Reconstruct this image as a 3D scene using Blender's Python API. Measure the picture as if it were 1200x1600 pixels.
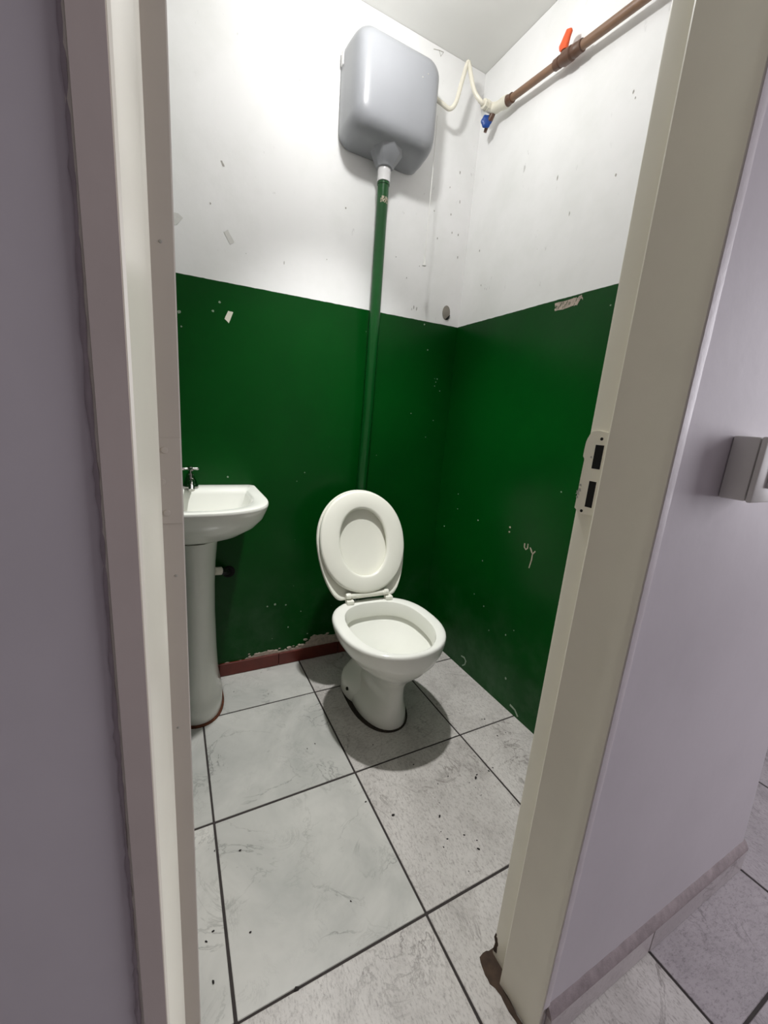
import bpy, bmesh, math, random
from mathutils import Vector, Matrix, noise

for o in list(bpy.data.objects):
    bpy.data.objects.remove(o)
scene = bpy.context.scene
COL = scene.collection
random.seed(7)
pi = math.pi

# ------------------------------------------------------------------ camera
cam_data = bpy.data.cameras.new('camera')
cam = bpy.data.objects.new('camera', cam_data)
COL.objects.link(cam)
cam_data.sensor_fit = 'HORIZONTAL'
cam_data.sensor_width = 36.0
cam_data.lens = 637.704 / 1200 * 36.0
cam_data.clip_start = 0.02
cam.matrix_world = Matrix((
    (0.8873709, 0.0353680, -0.4596977, -1.2543474),
    (-0.4544655, 0.2350811, -0.8591845, -1.7482409),
    (0.0776786, 0.9713321, 0.2246777, 1.1923261),
    (0, 0, 0, 1)))
scene.camera = cam

# ------------------------------------------------------------------ world, light, exposure
world = bpy.data.worlds.new('world')
scene.world = world
world.use_nodes = True
world.node_tree.nodes['Background'].inputs[0].default_value = (0.80, 0.86, 1.0, 1)
world.node_tree.nodes['Background'].inputs[1].default_value = 0.7

LAMP = (-0.66, -0.50, 2.47)


def light(name, kind, loc, energy, color, **kw):
    d = bpy.data.lights.new(name, kind)
    d.energy = energy
    d.color = color
    for k, v in kw.items():
        setattr(d, k, v)
    o = bpy.data.objects.new(name, d)
    COL.objects.link(o)
    o.location = loc
    return o


# daylight coming in through the open end of the hallway, to the right of the door
dl = light('hall_daylight', 'AREA', (1.86, -2.25, 1.55), 51, (0.97, 0.945, 1.0), shape='RECTANGLE', size=1.4, size_y=1.5)
dl.rotation_euler = (0, pi / 2, 0)

vs = scene.view_settings
vs.view_transform = 'Standard'
vs.look = 'None'
vs.exposure = 0.0
vs.gamma = 1.0
vs.use_curve_mapping = False


# ------------------------------------------------------------------ materials
def lin(c):
    c /= 255.0
    return c / 12.92 if c <= 0.04045 else ((c + 0.055) / 1.055) ** 2.4


def rgb(r, g, b):
    return (lin(r), lin(g), lin(b), 1.0)


class NT:
    """small node-tree helper"""
    def __init__(self, name):
        self.m = bpy.data.materials.new(name)
        self.m.use_nodes = True
        self.t = self.m.node_tree
        self.b = self.t.nodes['Principled BSDF']

    def n(self, kind, **kw):
        nd = self.t.nodes.new(kind)
        for k, v in kw.items():
            setattr(nd, k, v)
        return nd

    def l(self, a, b):
        self.t.links.new(a, b)

    def val(self, sock, v):
        if isinstance(v, bpy.types.NodeSocket):
            self.l(v, sock)
        else:
            sock.default_value = v

    def coord(self, rnd=False, scale=(1, 1, 1)):
        tc = self.n('ShaderNodeTexCoord')
        out = tc.outputs['Object']
        if rnd:
            oi = self.n('ShaderNodeObjectInfo')
            mul = self.n('ShaderNodeMath', operation='MULTIPLY')
            self.l(oi.outputs['Random'], mul.inputs[0])
            mul.inputs[1].default_value = 37.0
            ad = self.n('ShaderNodeVectorMath', operation='ADD')
            self.l(out, ad.inputs[0])
            self.l(mul.outputs[0], ad.inputs[1])
            out = ad.outputs[0]
        if scale != (1, 1, 1):
            mp = self.n('ShaderNodeMapping')
            mp.inputs['Scale'].default_value = scale
            self.l(out, mp.inputs[0])
            out = mp.outputs[0]
        return out

    def noise(self, vec, scale, detail=4, rough=0.55, dist=0.0):
        nd = self.n('ShaderNodeTexNoise')
        self.l(vec, nd.inputs['Vector'])
        nd.inputs['Scale'].default_value = scale
        nd.inputs['Detail'].default_value = detail
        nd.inputs['Roughness'].default_value = rough
        nd.inputs['Distortion'].default_value = dist
        return nd.outputs['Fac']

    def ramp(self, fac, a, b, lo=0.0, hi=1.0):
        nd = self.n('ShaderNodeMapRange')
        self.l(fac, nd.inputs[0])
        nd.inputs[1].default_value = a
        nd.inputs[2].default_value = b
        nd.inputs[3].default_value = lo
        nd.inputs[4].default_value = hi
        return nd.outputs[0]

    def math(self, op, a, b=0.0):
        nd = self.n('ShaderNodeMath', operation=op)
        self.val(nd.inputs[0], a)
        self.val(nd.inputs[1], b)
        return nd.outputs[0]

    def mix(self, fac, a, b):
        nd = self.n('ShaderNodeMix', data_type='RGBA')
        self.val(nd.inputs[0], fac)
        self.val(nd.inputs[6], a)
        self.val(nd.inputs[7], b)
        return nd.outputs[2]

    def bump(self, h, strength=0.2, dist=0.002):
        nd = self.n('ShaderNodeBump')
        nd.inputs['Strength'].default_value = strength
        nd.inputs['Distance'].default_value = dist
        self.l(h, nd.inputs['Height'])
        self.l(nd.outputs[0], self.b.inputs['Normal'])

    def fin(self, color, rough=0.5, metal=0.0, spec=0.5):
        self.val(self.b.inputs['Base Color'], color)
        self.val(self.b.inputs['Roughness'], rough)
        self.b.inputs['Metallic'].default_value = metal
        self.b.inputs['Specular IOR Level'].default_value = spec
        return self.m


def simple(name, c, rough=0.5, metal=0.0, spec=0.5, vary=0.12, scale=18, bump=0.0, dark=None):
    t = NT(name)
    v = t.coord()
    n = t.noise(v, scale, 5)
    d = dark or tuple(x * (1 - vary * 2.2) for x in c[:3]) + (1,)
    t.fin(t.mix(t.ramp(n, 0.35, 0.75), c, d), rough, metal, spec)
    if bump:
        t.bump(t.noise(v, scale * 6, 3), bump)
    return t.m


def mat_two_tone(name, axis, slope, z0):
    """white upper paint, green gloss dado below a slightly sloping line, scuffs and specks"""
    t = NT(name)
    v = t.coord()
    sp = t.n('ShaderNodeSeparateXYZ')
    t.l(v, sp.inputs[0])
    line = t.math('ADD', t.math('MULTIPLY', sp.outputs[axis], slope), z0)
    wob = t.math('MULTIPLY', t.math('SUBTRACT', t.noise(v, 30, 2), 0.5), 0.004)
    up = t.ramp(t.math('SUBTRACT', t.math('ADD', sp.outputs[2], wob), line), -0.0007, 0.0007)
    white = t.mix(t.ramp(t.noise(v, 3, 5, 0.6), 0.45, 0.75), rgb(244, 244, 243), rgb(234, 235, 232))
    # grey rub marks: vertical streaks, in blotchy patches
    vs_ = t.n('ShaderNodeMapping')
    vs_.inputs['Scale'].default_value = (1.0, 1.0, 0.38)
    t.l(v, vs_.inputs[0])
    streak = t.ramp(t.noise(vs_.outputs[0], 42, 3, 0.7), 0.66, 0.74)
    patch = t.ramp(t.noise(v, 3.6, 2), 0.50, 0.66)
    white = t.mix(t.math('MULTIPLY', t.math('MULTIPLY', streak, patch), 0.55), white, rgb(120, 118, 112))
    gm = t.mix(t.ramp(t.noise(v, 2.2, 4), 0.35, 0.7), rgb(3, 71, 18), rgb(2, 62, 15))
    # pale dusty bloom and fine scratches near the floor
    dust = t.math('MULTIPLY', t.ramp(sp.outputs[2], 0.55, 0.05), t.ramp(t.noise(v, 6, 6, 0.7), 0.45, 0.8))
    gm = t.mix(t.math('MULTIPLY', dust, 0.2), gm, rgb(120, 135, 120))
    vor = t.n('ShaderNodeTexVoronoi')
    t.l(v, vor.inputs['Vector'])
    vor.inputs['Scale'].default_value = 21
    sepc = t.n('ShaderNodeSeparateColor')
    t.l(vor.outputs['Color'], sepc.inputs[0])
    speck = t.math('MULTIPLY', t.ramp(vor.outputs['Distance'], 0.055, 0.035), t.math('GREATER_THAN', sepc.outputs[0], 0.93))
    gm = t.mix(t.math('MULTIPLY', speck, 0.6), gm, rgb(150, 165, 145))
    col = t.mix(up, gm, white)
    rough = t.ramp(up, 0, 1, 0.3, 0.62)
    t.bump(t.noise(v, 26, 4, 0.6), 0.16, 0.004)
    return t.fin(col, rough, 0, 0.2)


def mat_tile(name, base, vein, grime, gloss, grain):
    t = NT(name)
    v = t.coord(rnd=True)
    w = t.noise(v, 2.6, 5, 0.6, 1.1)
    col = t.mix(t.ramp(w, 0.32, 0.72), base, vein)
    r = t.math('ABSOLUTE', t.math('SUBTRACT', t.noise(v, 4.6, 7, 0.62, 1.3), 0.5))
    veinm = t.math('MULTIPLY', t.ramp(r, 0.016, 0.0), t.ramp(t.noise(v, 5.0, 2), 0.47, 0.66))
    col = t.mix(t.math('MULTIPLY', veinm, 0.75), col, grime)
    r2 = t.math('ABSOLUTE', t.math('SUBTRACT', t.noise(v, 11, 6, 0.7, 2.0), 0.5))
    vein2 = t.math('MULTIPLY', t.ramp(r2, 0.03, 0.0), t.ramp(t.noise(v, 7, 3), 0.5, 0.7))
    col = t.mix(t.math('MULTIPLY', vein2, 0.35), col, grime)
    if grain:
        mp = t.n('ShaderNodeMapping')
        mp.inputs['Scale'].default_value = (1, 2.2, 1)
        mp.inputs['Rotation'].default_value = (0, 0, 0.5)
        t.l(v, mp.inputs[0])
        g = t.ramp(t.noise(mp.outputs[0], 95, 6, 0.8), 0.5, 0.72)
        col = t.mix(t.math('MULTIPLY', g, grain), col, grime)
        sm = t.ramp(t.noise(v, 9, 6, 0.7), 0.5, 0.85)
        col = t.mix(t.math('MULTIPLY', sm, grain * 0.6), col, grime)
        t.bump(t.noise(mp.outputs[0], 90, 4, 0.7), 0.3, 0.001)
    return t.fin(col, gloss, 0, 0.45)


M = {}
M['wall_back'] = mat_two_tone('two_tone_paint_back', 0, 0.014, 1.644)
M['wall_right'] = mat_two_tone('two_tone_paint_right', 1, -0.014, 1.645)
M['ceiling'] = simple('ceiling_paint', rgb(226, 226, 222), 0.8, vary=0.02, scale=3, bump=0.05)
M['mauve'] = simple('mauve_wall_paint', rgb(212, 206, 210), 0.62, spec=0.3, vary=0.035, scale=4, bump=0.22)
M['hall_far'] = simple('bounce_darkened_mauve', rgb(150, 143, 147), 0.7, spec=0.3, vary=0.03, scale=4, bump=0.1)  # for unseen hall walls, darkened to cut light bounced onto the left wall
M['mauve_edge'] = simple('mauve_plaster_edge', rgb(190, 180, 184), 0.6, vary=0.06, scale=30, bump=0.3)
M['mauve_light'] = simple('mauve_seam_paint', rgb(216, 209, 211), 0.5, vary=0.05, scale=20, bump=0.2)
M['frame_face'] = simple('frame_face_paint', rgb(214, 202, 195), 0.5, vary=0.04, scale=8, bump=0.1)
M['frame'] = simple('off_white_frame_enamel', rgb(238, 234, 218), 0.3, vary=0.03, scale=6)
M['door'] = simple('off_white_door_enamel', rgb(205, 197, 188), 0.38, vary=0.03, scale=7)
M['tile'] = mat_tile('marbled_floor_tile', rgb(212, 211, 205), rgb(178, 179, 174), rgb(122, 122, 118), 0.2, 0.0)
M['tile_rough'] = mat_tile('worn_floor_tile', rgb(210, 206, 201), rgb(188, 184, 179), rgb(108, 100, 95), 0.42, 0.85)
M['tile_hall_dimmed'] = mat_tile('hall_tile_dimmed_colour', rgb(170, 162, 165), rgb(155, 148, 151), rgb(88, 80, 83), 0.5, 0.8)  # rougher hall tiles, also darkened and mauve-tinted for the dimmer hall light
M['grout'] = simple('dark_grout', rgb(58, 52, 50), 0.85, vary=0.15, scale=40)
M['ceramic'] = simple('white_ceramic', rgb(240, 241, 233), 0.12, vary=0.012, scale=8)
M['seat'] = simple('white_seat_plastic', rgb(243, 243, 231), 0.25, vary=0.012, scale=8)
M['cistern'] = simple('grey_cistern_plastic', rgb(147, 149, 153), 0.3, vary=0.02, scale=5)
M['sleeve'] = simple('light_grey_plastic', rgb(215, 214, 214), 0.3, vary=0.02)
M['green'] = simple('green_pipe_paint', rgb(6, 72, 24), 0.28, vary=0.05, scale=9)
M['brown'] = simple('brown_pvc', rgb(136, 106, 84), 0.4, vary=0.1, scale=14)
M['brown_dark'] = simple('dark_brown_pvc', rgb(98, 70, 54), 0.4, vary=0.1)
M['orange'] = simple('orange_plastic', rgb(232, 92, 40), 0.4, vary=0.05)
M['blue'] = simple('blue_plastic', rgb(20, 70, 150), 0.4, vary=0.1)
M['cream'] = simple('cream_plastic', rgb(228, 224, 208), 0.35, vary=0.04, scale=25)
M['chrome'] = simple('worn_chrome', rgb(180, 178, 174), 0.16, metal=1.0, vary=0.1, scale=60)
M['white_cord'] = simple('white_cord', rgb(236, 236, 232), 0.6, vary=0.02)
M['red'] = simple('red_skirting_tile', rgb(104, 38, 26), 0.4, vary=0.16, scale=16, bump=0.1)
M['plaster'] = simple('flaking_plaster', rgb(196, 180, 166), 0.9, vary=0.2, scale=60, bump=0.5)
M['chip'] = simple('bare_plaster_chip', rgb(188, 176, 156), 0.85, vary=0.15, scale=80)
M['speck'] = simple('pale_paint_speck', rgb(150, 168, 146), 0.8, vary=0.1, scale=80)
M['tape'] = simple('pale_tape', rgb(222, 222, 217), 0.35, vary=0.04, scale=60)
M['tape_white'] = simple('cream_tape', rgb(226, 224, 206), 0.5, vary=0.03, scale=60)
M['black'] = simple('black_recess_shade', (0.002, 0.002, 0.002, 1), 0.9, vary=0.0)  # flat black put in for the shade inside holes
M['dark'] = simple('dark_rubber', rgb(26, 26, 24), 0.5, vary=0.1)
M['grit'] = simple('dark_grit', rgb(44, 40, 38), 0.9, vary=0.2, scale=80)
M['sealant'] = simple('grimy_sealant', rgb(50, 40, 32), 0.8, vary=0.3, scale=50)
M['rust'] = simple('rusty_stain', rgb(112, 62, 36), 0.85, vary=0.3, scale=50)
M['grime'] = simple('brown_grime', rgb(74, 58, 46), 0.9, vary=0.3, scale=40)
M['plug'] = simple('grey_wall_plug', rgb(148, 142, 132), 0.7, vary=0.1)
M['skirt'] = mat_tile('hall_skirting_tile', rgb(200, 192, 192), rgb(184, 176, 177), rgb(112, 98, 98), 0.4, 0.3)
M['skirt_top'] = simple('grimy_skirting_grout', rgb(160, 148, 149), 0.85, vary=0.14, scale=60, bump=0.3)
M['switch'] = simple('ivory_switch_plastic', rgb(226, 225, 219), 0.4, vary=0.02)
M['scuff'] = simple('grey_scuff', rgb(182, 179, 172), 0.9, vary=0.1)


def bulb_mat():
    t = NT('lit_bulb')
    t.b.inputs['Emission Color'].default_value = (1.0, 0.99, 0.96, 1)
    t.b.inputs['Emission Strength'].default_value = 6.0
    return t.fin(rgb(245, 245, 240), 0.4)


M['bulb'] = bulb_mat()


# ------------------------------------------------------------------ mesh helpers
def link(name, me, parent=None):
    o = bpy.data.objects.new(name, me)
    COL.objects.link(o)
    if parent:
        o.parent = parent
    return o


def finish(me, mat, angle=35):
    me.materials.clear()
    me.materials.append(M[mat] if isinstance(mat, str) else mat)
    for p in me.polygons:
        p.use_smooth = angle > 0
    if angle > 0:
        me.set_sharp_from_angle(angle=math.radians(angle))
    me.update()


def obj(name, vf, mat, parent=None, angle=35, recalc=True):
    me = bpy.data.meshes.new(name)
    me.from_pydata([tuple(v) for v in vf[0]], [], vf[1])
    if recalc:
        bm = bmesh.new()
        bm.from_mesh(me)
        bmesh.ops.recalc_face_normals(bm, faces=bm.faces)
        bm.to_mesh(me)
        bm.free()
    finish(me, mat, angle)
    return link(name, me, parent)


def join(*vfs):
    V, F = [], []
    for v, f in vfs:
        k = len(V)
        V += list(v)
        F += [tuple(i + k for i in q) for q in f]
    return V, F


def xf(vf, loc=(0, 0, 0), rot=None):
    m = Matrix.Translation(loc)
    if rot is not None:
        m = m @ rot
    return [m @ Vector(v) for v in vf[0]], vf[1]


def box(x0, x1, y0, y1, z0, z1, bev=0.0, seg=2):
    bm = bmesh.new()
    bmesh.ops.create_cube(bm, size=1)
    bmesh.ops.scale(bm, vec=(x1 - x0, y1 - y0, z1 - z0), verts=bm.verts)
    bmesh.ops.translate(bm, vec=((x0 + x1) / 2, (y0 + y1) / 2, (z0 + z1) / 2), verts=bm.verts)
    if bev:
        bmesh.ops.bevel(bm, geom=list(bm.edges), offset=bev, segments=seg, affect='EDGES', profile=0.5)
    bm.verts.index_update()
    r = [v.co.copy() for v in bm.verts], [tuple(v.index for v in f.verts) for f in bm.faces]
    bm.free()
    return r


def loft(rings, cap0=True, cap1=True):
    n = len(rings[0])
    V = [Vector(p) for r in rings for p in r]
    F = []
    for i in range(len(rings) - 1):
        for j in range(n):
            a, b = i * n + j, i * n + (j + 1) % n
            F.append((a, b, b + n, a + n))
    if cap0:
        F.append(tuple(range(n))[::-1])
    if cap1:
        k = (len(rings) - 1) * n
        F.append(tuple(range(k, k + n)))
    return V, F


def lathe(prof, seg=24, cap0=True, cap1=True):
    """prof: list of (radius, z) about the z axis"""
    return loft([[(r * math.cos(2 * pi * j / seg), r * math.sin(2 * pi * j / seg), z) for j in range(seg)] for r, z in prof], cap0, cap1)


def catmull(pts, k=8):
    P = [Vector(p) for p in pts]
    P = [2 * P[0] - P[1]] + P + [2 * P[-1] - P[-2]]
    out = []
    for i in range(1, len(P) - 2):
        for s in range(k):
            t = s / k
            a, b, c, d = P[i - 1], P[i], P[i + 1], P[i + 2]
            out.append(0.5 * ((2 * b) + (c - a) * t + (2 * a - 5 * b + 4 * c - d) * t * t + (3 * b - a - 3 * c + d) * t ** 3))
    out.append(P[-2])
    return out


def tube(pts, rad, seg=14):
    P = [Vector(p) for p in pts]
    R = rad if isinstance(rad, (list, tuple)) else [rad] * len(P)
    up = None
    rings = []
    for i, p in enumerate(P):
        d = (P[min(i + 1, len(P) - 1)] - P[max(i - 1, 0)]).normalized()
        if up is None:
            up = d.orthogonal().normalized()
        up = (up - d * up.dot(d)).normalized()
        s = d.cross(up)
        rings.append([p + (up * math.cos(2 * pi * j / seg) + s * math.sin(2 * pi * j / seg)) * R[i] for j in range(seg)])
    return loft(rings)


def between(a, b, prof, seg=20):
    """lathe profile (radius, 0..1 along) laid from a to b"""
    a, b = Vector(a), Vector(b)
    return tube([a.lerp(b, t) for _, t in prof], [r for r, _ in prof], seg)


def prism(pts2, axis, c0, c1):
    """extrude a 2D outline along an axis: 'x' (y,z), 'y' (x,z), 'z' (x,y)"""
    def mk(p, c):
        return {'x': (c, p[0], p[1]), 'y': (p[0], c, p[1]), 'z': (p[0], p[1], c)}[axis]
    return loft([[mk(p, c0) for p in pts2], [mk(p, c1) for p in pts2]])


def thing(name, label, cat, loc=(0, 0, 0), rz=0.0, group=None, kind=None):
    o = bpy.data.objects.new(name, None)
    COL.objects.link(o)
    o.empty_display_size = 0.1
    o.location = loc
    o.rotation_euler = (0, 0, rz)
    return tag(o, label, cat, group, kind)


def tag(o, label, cat, group=None, kind=None):
    o['label'] = label
    o['category'] = cat
    if group:
        o['group'] = group
    if kind:
        o['kind'] = kind
    return o


def ragged(pts, amp, sub=4, seed=0):
    """roughen a closed 2D outline"""
    rnd = random.Random(seed)
    out = []
    n = len(pts)
    for i in range(n):
        a, b = pts[i], pts[(i + 1) % n]
        for k in range(sub):
            t = k / sub
            j = amp if k else 0
            out.append((a[0] + (b[0] - a[0]) * t + rnd.uniform(-j, j), a[1] + (b[1] - a[1]) * t + rnd.uniform(-j, j)))
    return out


# ------------------------------------------------------------------ setting
XR, XL, YI, YO, ZC = 0.005, -1.50, -1.29, -1.433, 2.658
HXL, HXR, HYB, HYF = -2.6, 1.9, -3.4, 1.2

# floor: grout bed and single tiles laid on one grid through bathroom and hall
T, TX, TY = 0.45, -0.2787, -0.2574
floor = obj('floor', box(HXL, HXR, HYB, HYF, -0.08, -0.0022), 'grout', angle=0)
tag(floor, 'pale marbled square floor tiles with dark grout lines', 'floor', kind='structure')
tile_me = None
GAP = 0.0032
for i in range(-6, 7):
    for j in range(-4, 7):
        x0, y0 = TX + i * T, TY - j * T          # right / back corner of the cell
        cx, cy = x0 - T / 2, y0 - T / 2
        if cx - T / 2 < HXL or cx + T / 2 > HXR or cy - T / 2 < HYB or cy + T / 2 > HYF:
            continue
        worn = (x0 > -0.6) or (cy < -1.2)
        key = 'tile_hall_dimmed' if cy < -1.45 or x0 > .3 or (cy < -1.2 and x0 > -.1) else 'tile_rough' if worn else 'tile'
        if tile_me is None:
            h = T / 2 - GAP
            tile_me = {}
            for k in ('tile', 'tile_rough', 'tile_hall_dimmed'):
                vf = box(-h, h, -h, h, -0.008, 0.0, 0.0012, 1)
                o = obj('floor_tile', vf, k, floor, angle=20)
                tile_me[k] = o.data
                bpy.data.objects.remove(o)
        o = link('floor_tile', tile_me[key], floor)
        o.location = (cx + random.uniform(-.0006, .0006), cy + random.uniform(-.0006, .0006), random.uniform(-.0005, 0.0))
        o.rotation_euler = (random.uniform(-.0012, .0012), random.uniform(-.0012, .0012), random.choice((0, pi / 2, pi, -pi / 2)) + random.uniform(-.0015, .0015))

W = lambda name, vf, mat, label: tag(obj(name, vf, mat, angle=0), label, 'wall', kind='structure')
wall_back = W('wall_back', box(XL - .1, XR + .15, 0, .12, 0, ZC), 'wall_back', 'back wall painted white above a dark green dado')
wall_right = W('wall_right', box(XR, XR + .145, YI + .001, -.0005, 0, ZC), 'wall_right', 'right bathroom wall, white above dark green, scratched near the floor')
wall_left = W('wall_left', box(XL - .1, XL, YI + .001, -.0005, 0, ZC), 'wall_right', 'left bathroom wall, white over green, behind the open door')
ceiling = tag(obj('ceiling', box(HXL, HXR, HYB, HYF, ZC + .001, ZC + .1), 'ceiling', angle=0), 'plain white ceiling above the cistern', 'ceiling', kind='structure')

# front wall with the doorway: left pier, right pier (its end leans slightly), lintel
DX0, DX1, DZ = -1.296, -0.634, 2.14
pier_r = loft([[(DX1, YO, z), (x, YO, z), (x, YI, z), (-.612, YI, z), (-.612, -1.40, z), (DX1, -1.40, z)] for z, x in ((0, .178), (.25, .135), (.5, .088), (.8, .075), (ZC, .075))])
wall_front = W('wall_front', join(box(HXL, DX0, YO, YI, 0, ZC), pier_r, box(DX0, DX1, YO, YI, DZ, ZC)), 'mauve',
               'mauve painted hallway wall around the bathroom doorway')
W('wall_hall_back', box(HXL, HXR, HYB - .1, HYB, 0, ZC), 'hall_far', 'unseen hallway wall opposite the bathroom, mauve darkened to cut bounced light')
W('wall_hall_left', box(HXL - .1, HXL, HYB, YO, 0, ZC), 'hall_far', 'unseen end wall of the hallway on the left, mauve darkened to cut bounced light')
W('wall_hall_far', box(.16, HXR, HYF, HYF + .1, 0, ZC), 'hall_far', 'unseen far hallway wall beyond the bathroom, mauve darkened to cut bounced light')
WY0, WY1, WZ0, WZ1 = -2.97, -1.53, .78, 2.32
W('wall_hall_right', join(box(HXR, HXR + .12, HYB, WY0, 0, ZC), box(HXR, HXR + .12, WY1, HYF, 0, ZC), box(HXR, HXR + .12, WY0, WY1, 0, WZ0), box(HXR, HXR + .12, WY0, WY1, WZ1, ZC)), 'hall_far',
  'unseen end wall of the hallway with the daylight window, mauve darkened to cut bounced light')
win = thing('window_1', 'white framed window at the end of the hallway', 'window', (HXR + .03, (WY0 + WY1) / 2, WZ0), kind='structure')
ww, wh = (WY1 - WY0) / 2, WZ1 - WZ0
for a in ((-ww, -ww + .05, 0, wh), (ww - .05, ww, 0, wh), (-.025, .025, 0, wh), (-ww, ww, 0, .05), (-ww, ww, wh - .05, wh)):
    obj('window_frame', box(0, .05, a[0], a[1], a[2], a[3], .003, 1), 'frame', win, angle=20)

# rough plaster seam between mauve paint and the frame face on the left
rings = []
for i in range(230):
    z = 0.2 + i * 0.008
    w = 0.0022 + 0.0020 * noise.noise((z * 45, 1.3, 0)) + 0.0016 * noise.noise((z * 120, 4, 0))
    w = max(w, .0004)
    xc = -1.2965 - 0.0016 * noise.noise((z * 7, 8, 0)) - 0.0035 * (1.1 - z) * 0.6
    d = 0.0022 + 0.0022 * noise.noise((z * 80, 0, 3))
    rings.append([(xc - w, YO + .001, z), (xc - w * .5, YO - d * .7, z), (xc + w * .3, YO - d, z), (xc + w, YO - .0005, z), (xc, YO + .002, z)])
obj('plaster_seam', loft(rings), 'mauve_edge', wall_front, angle=60)
rings = []
for i in range(260):
    z = 0.10 + i * 0.008
    w = 0.0012 * noise.noise((z * 17, 2.3, 0)) + .0006 * noise.noise((z * 70, 2.3, 0))
    xr = -.6325 + w
    xl = -.6508 - .0012 * abs(noise.noise((z * 40, 5, 0)))
    rings.append([(xl, YO - .0005, z), (xl + .0006, YO - .0034, z), ((xl + xr) / 2, YO - .0040, z), (xr - .001, YO - .0032, z), (xr, YO + .0005, z), (-.64, YO + .001, z)])
obj('plaster_seam', loft(rings), 'mauve_light', wall_front, angle=60)

# ---- door frame
frame = thing('trim_1', 'off-white enamelled metal door frame around the bathroom doorway', 'door frame', kind='structure')
FZ = 2.12
right_prof = [(-.634, -1.430), (-.6505, -1.4352), (-.6525, -1.4345), (-.6535, -1.424), (-.6495, -1.402), (-.6495, -1.362), (-.6525, -1.338), (-.6515, -1.3355), (-.629, -1.334),
              (-.629, -1.290), (-.6275, -1.2865), (-.611, -1.2865), (-.611, -1.39), (-.635, -1.39)]
obj('jamb', prism(right_prof, 'z', 0, FZ), 'frame', frame, angle=25)
left_prof = [(-1.2945, -1.4360), (-1.2755, -1.4368), (-1.2738, -1.435), (-1.2722, -1.425), (-1.2660, -1.345), (-1.2628, -1.338), (-1.2640, -1.3355), (-1.283, -1.334),
             (-1.283, -1.290), (-1.289, -1.2865), (-1.3, -1.2865), (-1.3, -1.43)]
obj('jamb', prism(left_prof, 'z', 0, FZ), 'frame', frame, angle=25)
obj('jamb_face', prism([(-1.2938, -1.4362), (-1.2938, -1.4372), (-1.2762, -1.4378), (-1.2762, -1.4367)], 'z', 0, FZ), 'frame_face', frame, angle=0)['label'] = 'dull pinkish face strip of the left jamb'
head_prof = [(-1.437, FZ - .02), (-1.437, FZ + .02), (-1.2865, FZ + .02), (-1.2865, FZ), (-1.334, FZ), (-1.3355, FZ - .022)]
obj('head', prism(head_prof, 'x', -1.30, -.60), 'frame', frame, angle=25)
# strike plate in the rabbet of the right jamb
sp_out = [(-1.2855, 1.066), (-1.287, 1.150), (-1.2835, 1.157), (-1.2845, 1.180), (-1.2875, 1.188), (-1.292, 1.196), (-1.306, 1.199), (-1.322, 1.197), (-1.322, 1.060), (-1.30, 1.057)]
plate = obj('strike_plate', prism(ragged(sp_out, .0008, 3, 3), 'x', -.6318, -.6285), 'frame', frame, angle=20)
plate['label'] = 'worn strike plate with two black latch holes'
obj('latch_hole', prism([(-1.3185, 1.137), (-1.3035, 1.137), (-1.3035, 1.176), (-1.3185, 1.176)], 'x', -.6322, -.6300), 'black', plate, angle=0)  # black block painted in for the shade of the latch hole
obj('latch_hole', prism([(-1.3175, 1.072), (-1.3045, 1.072), (-1.3045, 1.116), (-1.3175, 1.116)], 'x', -.6322, -.6300), 'black', plate, angle=0)
for y, z in ((-1.312, 1.186), (-1.300, 1.0635)):
    obj('screw_hole', xf(lathe([(.0026, 0), (.0026, .002)], 12), (-.6324, y, z), Matrix.Rotation(pi / 2, 4, 'Y')), 'black', plate)
for y, z, r in ((-1.2885, 1.098, .003), (-1.2865, 1.092, .004), (-1.289, 1.106, .0022), (-1.2990, 1.155, .002), (-1.287, 1.085, .002)):
    obj('scratch', prism(ragged([(y - r, z - r), (y + r, z - r * .6), (y + r * .7, z + r), (y - r * .6, z + r)], r * .4, 2, int(z * 999)), 'x', -.6321, -.6310), 'scuff', plate, angle=0)
# rust and gap at the foot of the right jamb
obj('rust_patch', prism(ragged([(-1.2866, .012), (-1.2866, .062), (-1.292, .055), (-1.298, .038), (-1.296, .012)], .003, 4, 9), 'x', -.6296, -.6285), 'grime', frame, angle=0)
gap = [(-.662, -1.281), (-.622, -1.281), (-.622, -1.334), (-.645, -1.336), (-.650, -1.345), (-.652, -1.44), (-.663, -1.43), (-.664, -1.36), (-.671, -1.318)]
obj('broken_grout', prism(ragged(gap, .003, 4, 5), 'z', -.002, .0012), 'grime', floor, angle=0)

# ---- open door leaf, edge towards the hall
door = thing('door_1', 'off-white bathroom door standing open inwards, seen edge on', 'door', (-1.2615, -1.286, 0), kind='structure')
obj('leaf', box(-.0175, .0175, 0, .62, .012, 2.09, .0012, 1), 'door', door, angle=20)
for z0 in (1.068, .22, 1.80):
    hz = obj('hinge', box(-.013, .0168, -.0014, .001, z0, z0 + .088, .0006, 1), 'door', door, angle=20)
    for k, (x, z) in enumerate(((.002, .012), (-.001, .044), (.002, .076))):
        obj('screw', xf(lathe([(.0034, 0), (.0030, .0011), (.0010, .0013)], 12), (x, -.0012, z0 + z), Matrix.Rotation(pi / 2, 4, 'X')), 'door', hz)
for z0, dx in ((.82, .004), (.905, -.003), (1.33, .006), (1.01, .008)):
    obj('dent', xf(lathe([(.0016, 0), (.001, .0006)], 8), (dx, -.0001, z0), Matrix.Rotation(pi / 2, 4, 'X')), 'scuff', door)

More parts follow.
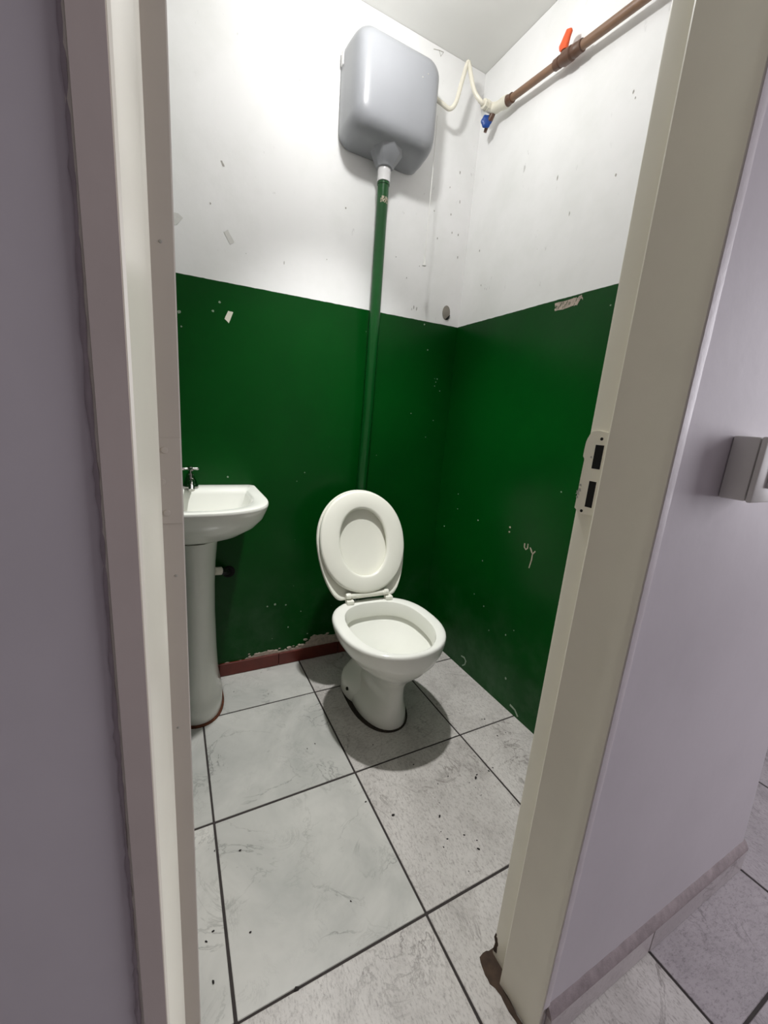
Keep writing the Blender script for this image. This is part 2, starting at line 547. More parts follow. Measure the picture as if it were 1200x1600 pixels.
# ---- red skirting on the back wall, hall skirting
bb = thing('baseboard_back', 'dark red skirting tiles along the foot of the back wall', 'baseboard', kind='structure')
x = XL + .002
for w in (.405, .265, .30, .30, .22):
    x1 = min(x + w, XR - .003)
    obj('skirting_tile', box(x, x1 - .002, -.011, -.0005, .001, .062, .0015, 1), 'red', bb, angle=20)
    x = x1
fb = thing('baseboard_front', 'grimy pale skirting tiles along the mauve hallway wall', 'baseboard', kind='structure')
for x0, x1 in ((-.632, -.287), (-.283, .17)):
    obj('skirting_tile', box(x0, x1, YO - .013, YO - .0003, .002, .072, .0015, 1), 'skirt', fb, angle=20)
rings = []
for i in range(120):
    x = -.634 + i * (.806 / 119)
    a = .0012 * noise.noise((x * 30, 0, 0))
    rings.append([(x, YO + .001, .071), (x, YO - .0132, .0715), (x, YO - .0125 + a, .079 + a), (x, YO - .004 + a, .092 + a * 2), (x, YO + .001, .096 + 2 * a)])
obj('mortar_fillet', loft(rings), 'skirt_top', fb, angle=50)

# ---- marks on the walls: flaked plaster over the skirting, chips, scrapes
pl = [(-1.11, .056), (-1.073, .060), (-1.009, .061), (-.956, .066), (-.902, .080), (-.839, .072), (-.768, .073), (-.709, .074), (-.680, .102), (-.619, .119), (-.547, .105), (-.50, .09),
      (-.50, .056), (-.708, .056), (-.9, .056)]
out = ragged(pl, .004, 6, 2)
vp = []
obj('flaked_plaster', prism([(a, max(b, .055)) for a, b in out], 'y', -.0035, .002), 'plaster', wall_back, angle=0)
rnd = random.Random(5)
lumps = []
for i in range(46):
    x = rnd.uniform(-.99, -.52)
    hmax = .02 if x < -.7 else .055
    z = .066 + rnd.uniform(0, hmax)
    r = rnd.uniform(.004, .010)
    bm = bmesh.new()
    bmesh.ops.create_icosphere(bm, subdivisions=1, radius=r)
    for v in bm.verts:
        v.co = Vector((v.co.x * rnd.uniform(.8, 1.8), v.co.y * .45, v.co.z * rnd.uniform(.6, 1.0)))
    bm.verts.index_update()
    lumps.append(([v.co + Vector((x, -.002, z)) for v in bm.verts], [tuple(v.index for v in f.verts) for f in bm.faces]))
    bm.free()
obj('plaster_crumbs', join(*lumps), 'plaster', wall_back, angle=0)['kind'] = 'stuff'


def chip_back(x, z, r, mat='speck', sd=0, st=1.0):
    p = [(x + r * math.cos(a) * rnd.uniform(.6, 1.2), z + r * st * math.sin(a) * rnd.uniform(.6, 1.2)) for a in [k * pi / 3 for k in range(6)]]
    obj('paint_chip', prism(p, 'y', -.0008, .0005), mat, wall_back, angle=0)


def chip_right(y, z, r, mat='speck', st=1.0):
    p = [(y + r * math.cos(a) * rnd.uniform(.6, 1.2), z + r * st * math.sin(a) * rnd.uniform(.6, 1.2)) for a in [k * pi / 3 for k in range(6)]]
    obj('paint_chip', prism(p, 'x', XR - .0008, XR + .0005), mat, wall_right, angle=0)


for x, z, r in ((-.155, 1.519, .004), (-.084, 1.396, .004), (-.095, 1.362, .003), (-.062, 1.341, .003), (-.215, 1.222, .003), (-.082, 1.197, .003), (-1.096, 1.524, .005), (-1.074, 1.558, .005),
                (-1.208, 1.502, .007), (-1.203, 1.454, .004), (-.731, .93, .003), (-.436, .89, .004), (-.186, 1.627, .004), (-.118, 1.114, .003), (-.849, .316, .006), (-.726, .261, .003),
                (-.80, .305, .004), (-1.05, .909, .004), (-.786, .188, .004), (-.69, .136, .004), (-.885, .31, .004), (-.09, 1.38, .003)):
    chip_back(x, z, r)
for x, z, r, s in ((-.10, 2.10, .004, 2), (-.085, 2.03, .004, 2), (-.06, 2.16, .004, 2.5), (-.16, 1.99, .004, 2), (-.05, 2.03, .004, 2), (-.36, 1.87, .004, 1), (-.30, 1.80, .003, 2.2), (-.24, 1.86, .003, 1),
                   (-.60, 1.99, .005, 1), (-.25, 1.69, .003, 4), (-.235, 1.685, .003, 4), (-.26, 1.68, .002, 4), (-.04, 1.94, .004, 2), (-.075, 2.27, .005, 2), (-.12, 2.2, .003, 2), (-.19, 2.09, .004, 1.6),
                   (-1.10, 1.87, .004, 1.4), (-.98, 1.74, .002, 1), (-.67, 1.79, .003, 1), (-.84, 1.74, .0025, 5), (-.43, 1.93, .0035, 2)):
    chip_back(x, z, r * .7, 'scuff', 0, s)
for y, z, r in ((-.325, .762, .004), (-.596, .32, .004), (-.392, .587, .003), (-.441, .383, .004), (-.367, .411, .003), (-.495, .288, .003), (-.636, .363, .003), (-.747, .979, .003), (-.166, .78, .003),
                (-.073, .665, .003), (-.806, 1.595, .003), (-.157, .853, .003), (-.634, .132, .006)):
    chip_right(y, z, r)
for y, z, r, s in ((-.528, .785, .006, .8), (-.528, .765, .005, .8)):
    chip_right(y, z, r, 'chip', s)
for y, z, r, s in ((-.58, 1.93, .003, 4), (-.75, 2.19, .004, 2), (-.74, 1.98, .004, 2), (-.50, 2.07, .004, 3), (-.14, 1.80, .003, 2), (-.76, 2.17, .003, 2), (-.10, 1.95, .004, 2)):
    chip_right(y, z, r * .7, 'scuff', s)


def scrape(pts, w, mat='chip'):
    P = [Vector((0, a, b)) for a, b in pts]
    L, R_ = [], []
    for i, p in enumerate(P):
        d = (P[min(i + 1, len(P) - 1)] - P[max(i - 1, 0)]).normalized()
        n = Vector((0, -d.z, d.y)) * w * rnd.uniform(.6, 1.1)
        L.append((p.y + n.y, p.z + n.z))
        R_.append((p.y - n.y, p.z - n.z))
    obj('paint_scrape', prism(L + R_[::-1], 'x', XR - .0008, XR + .0005), mat, wall_right, angle=0)


scrape([(-.619, .743), (-.620, .727), (-.629, .720), (-.637, .728), (-.636, .746)], .0028)
scrape([(-.649, .735), (-.655, .728), (-.661, .719), (-.667, .714), (-.677, .728)], .0032)
scrape([(-.666, .716), (-.666, .69), (-.660, .652)], .0026)
scrape([(-.335, .062), (-.359, .066), (-.373, .055), (-.369, .034), (-.352, .018)], .004, 'speck')
scrape([(-.68, .034), (-.71, .030), (-.73, .012)], .005, 'speck')

# round plugged hole low in the white part of the back wall near the corner
hp = obj('plugged_hole', xf(lathe([(.021, 0), (.021, .003), (.018, .0042), (.0, .0038)], 20, True, False), (-.072, .001, 1.697), Matrix.Rotation(pi / 2, 4, 'X') @ Matrix.Scale(1.5, 4, (0, 1, 0))), 'plug', wall_back)
obj('plug_gap', prism([(-.074, 1.669), (-.052, 1.690), (-.054, 1.675), (-.064, 1.666)], 'y', -.0052, 0), 'black', hp, angle=0)

# crack at the ceiling edge
def crack(pts, w):
    L = [(a, b + w) for a, b in pts]
    R_ = [(a, b - w) for a, b in pts]
    obj('hairline_crack', prism(L + R_[::-1], 'y', -.0009, .0005), 'scuff', wall_back, angle=0)
crack([(-.262, 2.640), (-.236, 2.646), (-.214, 2.648)], .0012)
crack([(-.236, 2.646), (-.226, 2.630), (-.214, 2.648)], .0012)

# ------------------------------------------------------------------ toilet
def egg(a, bf, bb, cy, z, n=48, back=2.6, cx=0.0):
    """oval ring, front towards -y; squarer at the back"""
    pts = []
    for k in range(n):
        t = 2 * pi * k / n
        s, c = math.sin(t), -math.cos(t)          # starts at the front
        if c < 0:
            e = 2.15
            b = bf
        else:
            e = back
            b = bb
        x = a * math.copysign(abs(s) ** (2 / e), s)
        y = b * math.copysign(abs(c) ** (2 / e), c)
        pts.append((cx + x, cy + y, z))
    return pts


toilet = thing('toilet', 'white ceramic toilet with its oval seat and lid raised, in the corner', 'toilet', (-.524, -.50, 0), math.radians(-2))
B_ = .018
body = [egg(.100, .187, .20, .10, .0, back=2.4, cx=B_), egg(.103, .190, .203, .10, .006, back=2.4, cx=B_), egg(.100, .187, .20, .10, .04, back=2.4, cx=B_), egg(.088, .183, .17, .098, .065, cx=.020),
        egg(.070, .172, .13, .093, .10, cx=.026), egg(.061, .164, .12, .089, .14, cx=.030), egg(.062, .163, .12, .083, .175, cx=.028), egg(.082, .174, .13, .070, .215, cx=.022), egg(.110, .195, .15, .051, .252, cx=.012), egg(.147, .214, .175, .031, .29, cx=.006),
        egg(.174, .227, .20, .013, .33, cx=.003), egg(.195, .231, .222, .002, .365), egg(.2055, .2315, .23, 0, .393), egg(.2085, .2315, .232, 0, .408), egg(.207, .230, .231, 0, .4155), egg(.203, .2255, .227, 0, .4195),
        egg(.194, .2195, .219, 0, .4205), egg(.166, .213, .195, -.002, .4205), egg(.161, .209, .190, -.003, .4185), egg(.1585, .2065, .188, -.004, .411), egg(.157, .205, .186, -.004, .385), egg(.155, .203, .184, -.004, .366),
        egg(.156, .204, .185, -.004, .3605), egg(.170, .217, .198, -.004, .3600), egg(.171, .218, .199, -.004, .3490), egg(.156, .201, .184, -.004, .334), egg(.132, .17, .162, 0, .308), egg(.095, .12, .125, .01, .280),
        egg(.06, .075, .085, .02, .255), egg(.04, .05, .055, .03, .225)]
trap = [egg(a, bf, bb, cy, z, 48, 2.6, cx=B_ - .004) for a, bf, bb, cy, z in
        ((.112, .145, .095, .195, 0), (.114, .147, .097, .195, .006), (.112, .145, .096, .195, .055), (.104, .138, .092, .197, .078), (.080, .115, .085, .205, .096), (.060, .09, .074, .212, .115), (.056, .065, .060, .215, .20),
         (.066, .040, .050, .218, .255), (.07, .025, .03, .222, .29))]
obj('bowl', join(loft(body), loft(trap)), 'ceramic', toilet, angle=48)
obj('sealant', loft([egg(.118, .201, .205, .105, .0005, back=3.2, cx=B_ - .003), egg(.116, .199, .203, .105, .004, back=3.2, cx=B_ - .003), egg(.100, .184, .19, .105, .007, back=3.0, cx=B_)]), 'sealant', toilet)['label'] = 'grimy dark bead of sealant around the foot'
for s in (-1, 1):
    obj('fixing_bolt', xf(lathe([(.0075, -.004), (.0075, .001), (.005, .004), (.0, .0045)], 12, True, False), (B_ - .004 + s * .1115, .150, .048), Matrix.Rotation(s * pi / 2, 4, 'Y')), 'sealant', toilet)
# raised seat and lid share a hinge at the back of the rim
HY, HZ, LEAN = .226, .432, math.radians(20.5)


def up(u, v, d):
    """u across, v along the raised lid from the hinge, d out of its face towards the front"""
    return (u - .008 - v * .012, HY + v * math.sin(LEAN) - d * math.cos(LEAN), HZ + v * math.cos(LEAN) + d * math.sin(LEAN))


def lid_poly(a, L, wmin, n=40, v0=-.004):
    """egg tapering to a flat hinge edge of half width wmin"""
    right = []
    cv = L * .52
    for k in range(n + 1):
        t = k / n
        if t < .5:
            s = t / .5                                   # hinge to widest
            right.append((wmin + (a - wmin) * math.sin(s * pi / 2) ** .92, v0 + (cv - v0) * (1 - math.cos(s * pi / 2)) ** .78 if s > 0 else v0))
        else:
            s = (t - .5) / .5
            right.append((a * math.cos(s * pi / 2) ** .96 if s < 1 else 0, cv + (L - cv) * math.sin(s * pi / 2)))
    left = [(-u, v) for u, v in right[-2::-1]]
    return right + left


def inset(pts, k, c):
    return [(u * k, c + (v - c) * k) for u, v in pts]


LW, LL = .203, .466
lp = lid_poly(LW, LL, .119)
c = LL / 2
obj('lid', loft([[up(u, v, .000) for u, v in inset(lp, .93, c)], [up(u, v, .001) for u, v in inset(lp, .975, c)], [up(u, v, .006) for u, v in lp], [up(u, v, .014) for u, v in lp],
                 [up(u, v, .018) for u, v in inset(lp, .985, c)], [up(u, v, .0175) for u, v in inset(lp, .95, c)], [up(u, v, .010) for u, v in inset(lp, .90, c)]]), 'seat', toilet, angle=50)
N = 72
def ell(a, b, cv, d, e=2.0, sk=0.0):
    r = []
    for k in range(N):
        t = 2 * pi * k / N
        s, q = math.sin(t), -math.cos(t)
        r.append(up(a * math.copysign(abs(s) ** (2 / e), s) * (1 + sk * q), cv + b * math.copysign(abs(q) ** (2 / e), q), d))
    return r
ocv, ob, oa = .238, .220, .195
icv, ib, ia = .234, .144, .108
seat_rings = [ell(oa - .006, ob - .006, ocv, .0185, 2.12), ell(oa, ob, ocv, .022, 2.12), ell(oa, ob, ocv, .032, 2.12), ell(oa - .003, ob - .003, ocv, .0385, 2.12), ell(oa - .010, ob - .010, ocv, .041, 2.12),
              ell(ia + .012, ib + .012, icv, .041, 2.1), ell(ia + .004, ib + .004, icv, .0385, 2.1), ell(ia, ib, icv, .033, 2.1), ell(ia + .001, ib + .001, icv, .024, 2.1), ell(ia + .006, ib + .006, icv, .0185, 2.1)]
v, f = loft(seat_rings, False, False)
k = (len(seat_rings) - 1) * N
for j in range(N):
    f.append((k + j, k + (j + 1) % N, (j + 1) % N, j))
obj('seat', (v, f), 'seat', toilet, angle=50)
hg = obj('hinge', between(up(-.098, .012, .026), up(.098, .012, .026), [(.011, 0), (.013, .04), (.013, .10), (.009, .12), (.0095, .88), (.013, .90), (.013, .96), (.011, 1)], 16), 'seat', toilet, angle=40)
for s in (-1, 1):
    obj('hinge_post', box(s * .09 - .016, s * .09 + .016, HY - .044, HY - .012, .4195, .438, .004, 2), 'seat', toilet)

# ------------------------------------------------------------------ cistern, flush pipe, cord
PX, PY = -.470, -.058
cis = thing('cistern', 'grey plastic high-level cistern hung on the white back wall', 'cistern', (PX, 0, 2.17))


def rrect(w0, w1, z0, z1, r, y, n=7):
    pts = []
    for cx, cz, a0 in ((w1 - r, z1 - r, 0), (w0 + r, z1 - r, pi / 2), (w0 + r, z0 + r, pi), (w1 - r, z0 + r, 1.5 * pi)):
        for k in range(n + 1):
            a = a0 + pi / 2 * k / n
            pts.append((cx + r * math.cos(a), y, cz + r * math.sin(a)))
    return pts


hw = .177
rings = []
for y, sh, zb, r in ((-.002, .002, .012, .05), (-.008, .0, .010, .05), (-.05, .001, .012, .05), (-.10, .004, .018, .05), (-.125, .008, .024, .05), (-.142, .015, .034, .05), (-.154, .026, .047, .048), (-.160, .040, .063, .044), (-.1625, .058, .083, .04)):
    rings.append(rrect(-hw + sh, hw - sh, zb, .335 - sh * 1.05, r, y))
obj('tank', loft(rings), 'cistern', cis, angle=60)
fn = []
for a, b, cy, z in ((.094, .072, -.078, .075), (.090, .070, -.078, .055), (.062, .056, -.066, .012), (.046, .046, -.060, -.012), (.040, .040, -.058, -.020), (.034, .034, -.058, -.030), (.030, .030, -.058, -.032)):
    m = 10
    fn.append([(a * math.cos(2 * pi * (j + .5) / m), cy + b * math.sin(2 * pi * (j + .5) / m), z) for j in range(m)])
obj('outlet_funnel', loft(fn), 'cistern', cis, angle=26)
obj('inlet_nut', between((hw - .004, -.085, .252), (hw + .016, -.085, .252), [(.013, 0), (.013, .6), (.010, .65), (.010, 1)], 8), 'cream', cis, angle=25)
for x, z in ((.081, .239), (.103, .256)):
    obj('dent', xf(lathe([(.0028, 0), (.002, .0012)], 8), (x, -.1622, z), Matrix.Rotation(pi / 2, 4, 'X')), 'scuff', cis)
obj('clip', box(-hw - .004, -hw + .004, -.03, -.012, .255, .30, .002, 1), 'sleeve', cis)

fp = thing('flush_pipe', 'green painted flush pipe running down the wall behind the toilet', 'pipe', (PX, PY, 0))
obj('pipe', tube([(0, 0, 2.115), (0.001, 0, 1.6), (0, .004, 1.2), (-.012, .006, .6), (-.014, .004, .44), (-.018, -.01, .36), (-.026, -.05, .325), (-.032, -.16, .32)], .0225, 20), 'green', fp)
sl = obj('sleeve', lathe([(.0245, 2.092), (.026, 2.093), (.026, 2.125), (.0265, 2.127), (.0255, 2.1372), (.022, 2.1378)], 24), 'sleeve', fp, angle=30)
sl['label'] = 'light grey plastic coupling sleeve'
obj('lock_ring', lathe([(.0225, 2.082), (.0247, 2.083), (.0247, 2.089), (.0225, 2.0905)], 24, False, False), 'green', fp)
v, f = [], []
for i in range(9):
    for j in range(9):
        a = -2.35 + 1.75 * j / 8
        z = 2.016 + .022 * i / 8
        v.append((.0229 * math.cos(a), .0229 * math.sin(a), z))
for i in range(8):
    for j in range(8):
        if random.random() < .55:
            q = i * 9 + j
            f.append((q, q + 1, q + 10, q + 9))
obj('bare_patch', (v, f), 'chip', fp, angle=0, recalc=False)['label'] = 'patch of chipped yellowish paint'

cord = thing('pull_cord', 'thin white pull cord hanging beside the cistern', 'cord', (-.272, -.095, 1.83))
obj('string', tube([(.0, 0, .535), (.0005, 0, .3), (0, 0, .035)], .0016, 6), 'white_cord', cord)
obj('bell_knob', lathe([(.0035, .04), (.0042, .034), (.005, .02), (.0075, .006), (.0085, .0), (.006, .0005), (.004, .006)], 16), 'white_cord', cord)

# ------------------------------------------------------------------ water supply
wp = thing('water_pipe', 'brown supply pipe along the right wall with an orange stopcock', 'pipe', (-.055, -.25, 2.407))


def W0(*p):
    return (p[0] + .055, p[1] + .25, p[2] - 2.407)


def pipe_at(y):
    return W0(-.037, y, 2.430 + (y + .22) * .087)


obj('pipe', tube([pipe_at(-.215), pipe_at(-.46)], .0125, 18), 'brown', wp)
obj('pipe', tube([pipe_at(-.553), pipe_at(-.9), pipe_at(-1.288)], .0135, 18), 'brown', wp)
obj('collar', between(pipe_at(-.216), pipe_at(-.248), [(.0165, 0), (.018, .1), (.018, .35), (.0165, .4), (.0165, 1), (.0135, 1)], 18), 'brown_dark', wp, angle=25)
vb = obj('stopcock', between(pipe_at(-.452), pipe_at(-.566), [(.0135, 0), (.0165, .02), (.0175, .2), (.015, .22), (.021, .35), (.021, .62), (.0165, .66), (.0185, .7), (.0185, .80), (.0175, .82), (.0175, .98), (.0135, 1)], 18), 'brown_dark', wp, angle=25)
hx, hy, hz = pipe_at(-.490)
st = [(.012, hz), (.012, hz + .024)]
obj('stem', xf(lathe([(.0105, 0), (.0105, .030), (.007, .034)], 12), (hx, hy, hz)), 'brown_dark', vb)
hd = []
for i, (z, w, t) in enumerate(((.022, .012, .011), (.032, .017, .011), (.044, .021, .010), (.054, .018, .009), (.064, .018, .008), (.072, .013, .007), (.077, .006, .005))):
    hd.append([(hx - .002 + t * math.cos(2 * pi * j / 14), hy + w * math.sin(2 * pi * j / 14) + .006 * math.sin(i), hz + z) for j in range(14)])
obj('handle', loft(hd), 'orange', vb)['label'] = 'orange plastic stopcock handle'
tee = obj('tee', join(between(W0(-.037, -.222, 2.431), W0(-.044, -.160, 2.436), [(.0195, 0), (.0205, .1), (.0205, .45), (.018, .5), (.019, 1)], 18),
                      tube([W0(-.042, -.165, 2.436), W0(-.054, -.145, 2.440), W0(-.072, -.143, 2.441)], [.019, .0185, .018], 18)), 'cream', wp, angle=30)
tee['label'] = 'cream plastic elbow fitting'
obj('nut', between(W0(-.070, -.143, 2.441), W0(-.096, -.146, 2.441), [(.017, 0), (.019, .05), (.019, .4), (.016, .42), (.016, .5), (.0175, .55), (.0175, .95), (.014, 1)], 8), 'cream', wp, angle=20)
tap = obj('drain_tap', tube([W0(-.044, -.148, 2.426), W0(-.048, -.138, 2.408), W0(-.050, -.128, 2.398)], [.011, .012, .010], 12), 'brown_dark', wp)
bl = []
for r, z in ((.006, -.006), (.019, -.005), (.021, -.002), (.021, .003), (.017, .006), (.007, .007)):
    bl.append([(r * (1 + .07 * math.cos(6 * 2 * pi * j / 36)) * math.cos(2 * pi * j / 36), r * (1 + .07 * math.cos(6 * 2 * pi * j / 36)) * math.sin(2 * pi * j / 36), z) for j in range(36)])
q = Vector((-.5, -.8, -.15)).to_track_quat('Z', 'Y').to_matrix().to_4x4()
obj('handwheel', xf(loft(bl), W0(-.060, -.130, 2.400), q), 'blue', tap)['label'] = 'round blue tap handwheel'
obj('spout', tube([W0(-.050, -.130, 2.398), W0(-.046, -.114, 2.386), W0(-.046, -.110, 2.376)], [.008, .007, .006], 10), 'brown_dark', tap)

hose = [(-.278, -.085, 2.422), (-.25, -.085, 2.417), (-.213, -.085, 2.413), (-.190, -.09, 2.440), (-.176, -.095, 2.507), (-.163, -.10, 2.566), (-.157, -.102, 2.577), (-.151, -.106, 2.560), (-.147, -.115, 2.528), (-.133, -.130, 2.475), (-.110, -.143, 2.446), (-.094, -.146, 2.441)]
hs = catmull(hose, 10)
tag(obj('flexible_hose', tube(hs, [.0078 + .0008 * (i % 2) for i in range(len(hs))], 10), 'cream'), 'bent cream flexible hose joining cistern and brown water pipe', 'hose')

# ------------------------------------------------------------------ washbasin
SX = -1.19
sink = thing('washbasin', 'white ceramic pedestal washbasin on the back wall beside the door', 'washbasin', (SX, 0, 0))


def dshape(a, y0, y1, z, ys=.6, n=64, e=2.5):
    """D outline: straight back at y0, sides then a rounded front reaching y1"""
    pts = []
    m = n // 2
    ysd = y0 + (y1 - y0) * ys
    for k in range(m + 1):
        t = pi * k / m
        s, c = math.sin(t), math.cos(t)
        pts.append((a * math.copysign(abs(c) ** (2 / e), c), ysd + (y1 - ysd) * s ** (2 / e), z))
    q = n - m - 1
    for k in range(1, q + 1):
        f = k / (q + 1)
        d = f * 3
        if d < 1:
            pts.append((-a * (1 - .02 * d), ysd + (y0 - ysd) * d, z))
        elif d < 2:
            pts.append((-a * .98 + 2 * a * .98 * (d - 1), y0, z))
        else:
            pts.append((a * (.98 + .02 * (d - 2)), y0 + (ysd - y0) * (d - 2), z))
    return pts


bas = [dshape(.086, -.045, -.245, .707, .45), dshape(.11, -.035, -.268, .716, .45), dshape(.162, -.018, -.322, .738, .5), dshape(.208, -.006, -.372, .772, .52), dshape(.232, -.002, -.404, .806, .54),
       dshape(.243, -.001, -.421, .835, .55), dshape(.247, -.001, -.429, .850, .55), dshape(.248, -.001, -.430, .857, .55), dshape(.2455, -.003, -.4275, .8625, .55), dshape(.240, -.008, -.422, .8640, .55),
       dshape(.206, -.096, -.392, .8630, .30, e=2.6), dshape(.201, -.100, -.387, .8600, .30, e=2.6), dshape(.194, -.106, -.380, .848, .32, e=2.5), dshape(.176, -.120, -.356, .805, .36, e=2.4), dshape(.135, -.140, -.315, .768, .42, e=2.2), dshape(.06, -.18, -.262, .750, .5, e=2)]
bas = [[(p[0], p[1], p[2] + (.014 * (1 + p[1] / .43) if p[2] > .82 else 0)) for p in r] for r in bas]
obj('basin', loft(bas), 'ceramic', sink, angle=48)
ped = []
for a, yf, z in ((.092, -.290, .0), (.094, -.292, .004), (.094, -.292, .055), (.088, -.284, .068), (.082, -.276, .10), (.076, -.262, .25), (.073, -.254, .40), (.074, -.252, .52), (.078, -.256, .61), (.085, -.266, .688), (.091, -.270, .712)):
    ped.append(dshape(a, -.014, yf, z, .40, 48, 2.2))
obj('pedestal', loft(ped), 'ceramic', sink, angle=48)
obj('rust_ring', loft([dshape(.100, -.013, -.300, .0004, .42, 48, 2.2), dshape(.099, -.013, -.299, .006, .42, 48, 2.2), dshape(.090, -.013, -.288, .009, .42, 48, 2.2)]), 'rust', sink)['label'] = 'rusty brown stain ringing the pedestal foot'
fc = obj('faucet', join(xf(lathe([(.027, 0), (.028, .003), (.027, .012), (.022, .026), (.017, .038), (.014, .044), (.014, .054), (.008, .056), (.0065, .068)], 20), (0, -.060, .8755)),
                        tube(catmull([(0, -.060, .895), (0, -.09, .905), (0, -.125, .899), (0, -.142, .883)], 5), [.012] * 10 + [.0105] * 6, 14)), 'chrome', sink, angle=40)
fc['label'] = 'worn chrome tap with a cross handle'
arms = []
for a in (0.2, 0.2 + pi / 2):
    d = Vector((math.cos(a), math.sin(a), 0)) * .030
    cpt = Vector((0, -.060, .949))
    arms.append(between(cpt - d, cpt + d, [(.004, 0), (.006, .06), (.0045, .2), (.006, .5), (.0045, .8), (.006, .94), (.004, 1)], 10))
obj('cross_handle', join(xf(lathe([(.008, .068), (.010, .070), (.010, .079), (.006, .082)], 14), (0, -.060, .8755)), *arms), 'chrome', fc, angle=40)

dp = thing('drain_pipe', 'dark drain pipe with a white nut behind the basin pedestal', 'pipe', (-1.092, -.045, .52))
obj('white_nut', between((-.020, -.004, .006), (.010, .004, .001), [(.014, 0), (.017, .05), (.017, .95), (.014, 1)], 10), 'cream', dp, angle=25)
obj('pipe', tube(catmull([(.004, .002, .003), (.022, .016, -.010), (.040, .045, -.022)], 5), [.013 + .0012 * (i % 2) for i in range(11)], 14), 'dark', dp)
obj('wall_opening', xf(lathe([(.026, 0), (.026, .002), (.020, .003)], 16), (.042, .0445, -.021), Matrix.Rotation(pi / 2, 4, 'X')), 'black', dp)  # black disc, the shade of the hole put in as colour

# ------------------------------------------------------------------ tape scraps, sticker residue
G = 'scraps of tape on the back wall'
def scrap(pts, mat, label, seed):
    o = obj('tape_scrap', prism(ragged(pts, .0008, 3, seed), 'y', -.0012, -.0001), mat, angle=0)
    tag(o, label, 'tape', G)
scrap([(-1.057, 1.792), (-1.043, 1.803), (-1.021, 1.767), (-1.035, 1.757)], 'tape', 'greyish translucent scrap of tape on the white paint', 1)
scrap([(-1.044, 1.534), (-1.026, 1.532), (-1.042, 1.491), (-1.057, 1.504)], 'tape_white', 'cream scrap of tape on the green paint', 2)
scrap([(-1.065, 2.008), (-1.060, 2.010), (-1.052, 1.995), (-1.058, 1.993)], 'scuff', 'tiny dark sliver of tape, topmost on the white paint', 3)
scrap([(-1.235, 1.811), (-1.201, 1.812), (-1.187, 1.802), (-1.206, 1.777), (-1.235, 1.77)], 'tape', 'pointed grey scrap of tape half hidden by the door edge', 4)
st_out = [(-.579, 1.643), (-.65, 1.6445), (-.668, 1.646), (-.674, 1.641), (-.681, 1.648), (-.691, 1.648), (-.697, 1.632), (-.690, 1.640), (-.683, 1.630), (-.678, 1.618), (-.66, 1.621), (-.63, 1.617), (-.585, 1.616)]
rs = thing('sticker_residue', 'torn beige sticker residue near the top of the green right wall', 'sticker', (XR, -.63, 1.63))
o = obj('paper', prism([(a + .63, b - 1.63) for a, b in ragged(st_out, .0016, 4, 8)], 'x', -.0012, -.0001), 'plaster', rs, angle=0)
rnd = random.Random(3)
for i in range(16):
    y = -.05 + rnd.uniform(-.01, .10)
    y = rnd.uniform(-.044, .046)
    z = rnd.uniform(-.009, .009)
    obj('torn_streak', prism([(y, z - .004), (y + .0022, z - .005), (y - .001, z + .005), (y - .0028, z + .004)], 'x', -.0016, -.0008), 'green', rs, angle=0)

# ------------------------------------------------------------------ surface-mounted switch box on the hall wall
sb = thing('switch_box', 'ivory surface-mounted light switch box on the mauve wall', 'switch', (-.46, YO, 1.16))
obj('back_box', box(-.0425, .0425, -.034, -.0002, -.047, .047, .003, 2), 'switch', sb)
cv = obj('cover', box(-.0435, .0435, -.043, -.0352, -.048, .048, .0025, 2), 'switch', sb)
obj('rocker', box(-.012, .012, -.0475, -.0425, -.026, .026, .0015, 2), 'sleeve', cv)

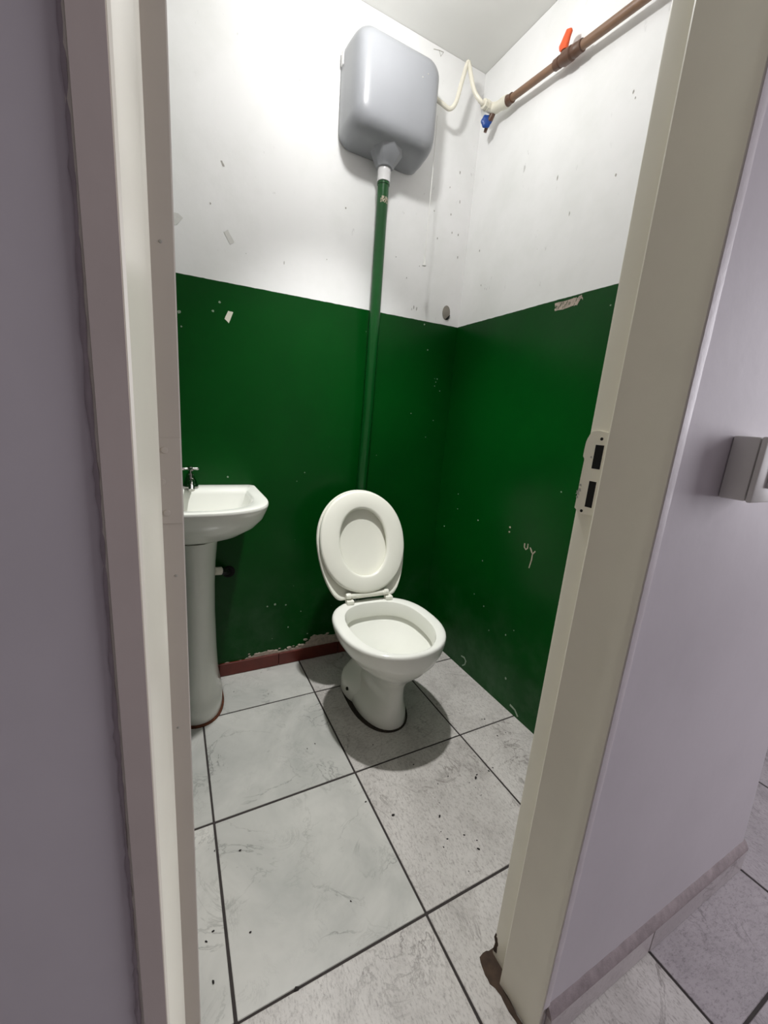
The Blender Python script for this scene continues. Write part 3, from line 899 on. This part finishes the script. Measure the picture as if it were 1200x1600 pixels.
# ------------------------------------------------------------------ grit on the floor
sp = [(-0.353, -0.892, 5), (-0.289, -0.887, 3), (-0.551, -0.959, 4), (-0.742, -0.823, 2.5), (-0.57, -1.026, 2.5), (-0.683, -0.897, 4), (-0.503, -1.087, 3.5), (-0.34, -0.883, 3), (-1.185, -0.793, 2),
      (-1.122, -0.819, 3), (-1.057, -1.158, 4.5), (-1.205, -0.981, 2.5), (-1.221, -0.995, 2.5), (-1.213, -1.074, 3), (-0.89, -1.056, 2), (-0.266, -0.882, 2.5), (-0.438, -0.848, 2), (-0.489, -0.859, 2),
      (-0.525, -0.759, 2.5), (-0.62, -0.623, 2), (-0.128, -0.677, 2.5), (-0.139, -0.673, 2), (-0.817, -0.536, 2), (-0.85, -0.548, 2), (-1.049, -0.133, 2), (-0.098, -0.77, 2), (-0.142, -0.77, 2.5),
      (-1.128, -1.018, 2.5), (-0.516, -1.037, 2.5), (-0.594, -1.041, 2), (-0.491, -1.065, 2)]
rnd = random.Random(11)
for i in range(26):
    sp.append((rnd.uniform(-.62, -.1), rnd.uniform(-1.15, -.7), rnd.uniform(.8, 1.6)))
bits = []
for x, y, r in sp:
    r *= .001
    bm = bmesh.new()
    bmesh.ops.create_icosphere(bm, subdivisions=1, radius=r)
    a = rnd.uniform(0, pi)
    for v in bm.verts:
        q = Vector((v.co.x * 1.5 * rnd.uniform(.8, 1.2), v.co.y * rnd.uniform(.6, 1.0), v.co.z * .5))
        v.co = Matrix.Rotation(a, 3, 'Z') @ q
    bm.verts.index_update()
    bits.append(([v.co + Vector((x, y, r * .45)) for v in bm.verts], [tuple(v.index for v in f.verts) for f in bm.faces]))
    bm.free()
g = obj('grit', join(*bits), 'grit', angle=0)
tag(g, 'dark specks of grit scattered over the pale floor tiles', 'grit', kind='stuff')

# ------------------------------------------------------------------ ceiling lamp that lights the bathroom
lamp = thing('ceiling_lamp', 'bare white bulb in a ceiling holder lighting the bathroom', 'lamp', (LAMP[0], LAMP[1], ZC))
obj('holder', lathe([(.045, 0), (.045, -.012), (.022, -.02), (.020, -.055), (.016, -.058)], 24), 'sleeve', lamp)
obj('bulb', lathe([(.013, -.055), (.016, -.07), (.026, -.095), (.030, -.12), (.026, -.143), (.014, -.155), (.0, -.158)], 24, True, False), 'bulb', lamp)
lp_ = light('lamp_light', 'POINT', (0, 0, -.195), 10.6, (1.0, 0.992, 0.985), shadow_soft_size=.03)
lp_.parent = lamp
ls_ = light('floor_fill_spot', 'SPOT', (0, 0, -.195), 118.0, (1.0, 0.992, 0.985), shadow_soft_size=.03, spot_size=math.radians(82), spot_blend=1.0)  # added downward spot, brightens floor and toilet beyond the bulb's own light
ls_.parent = lamp
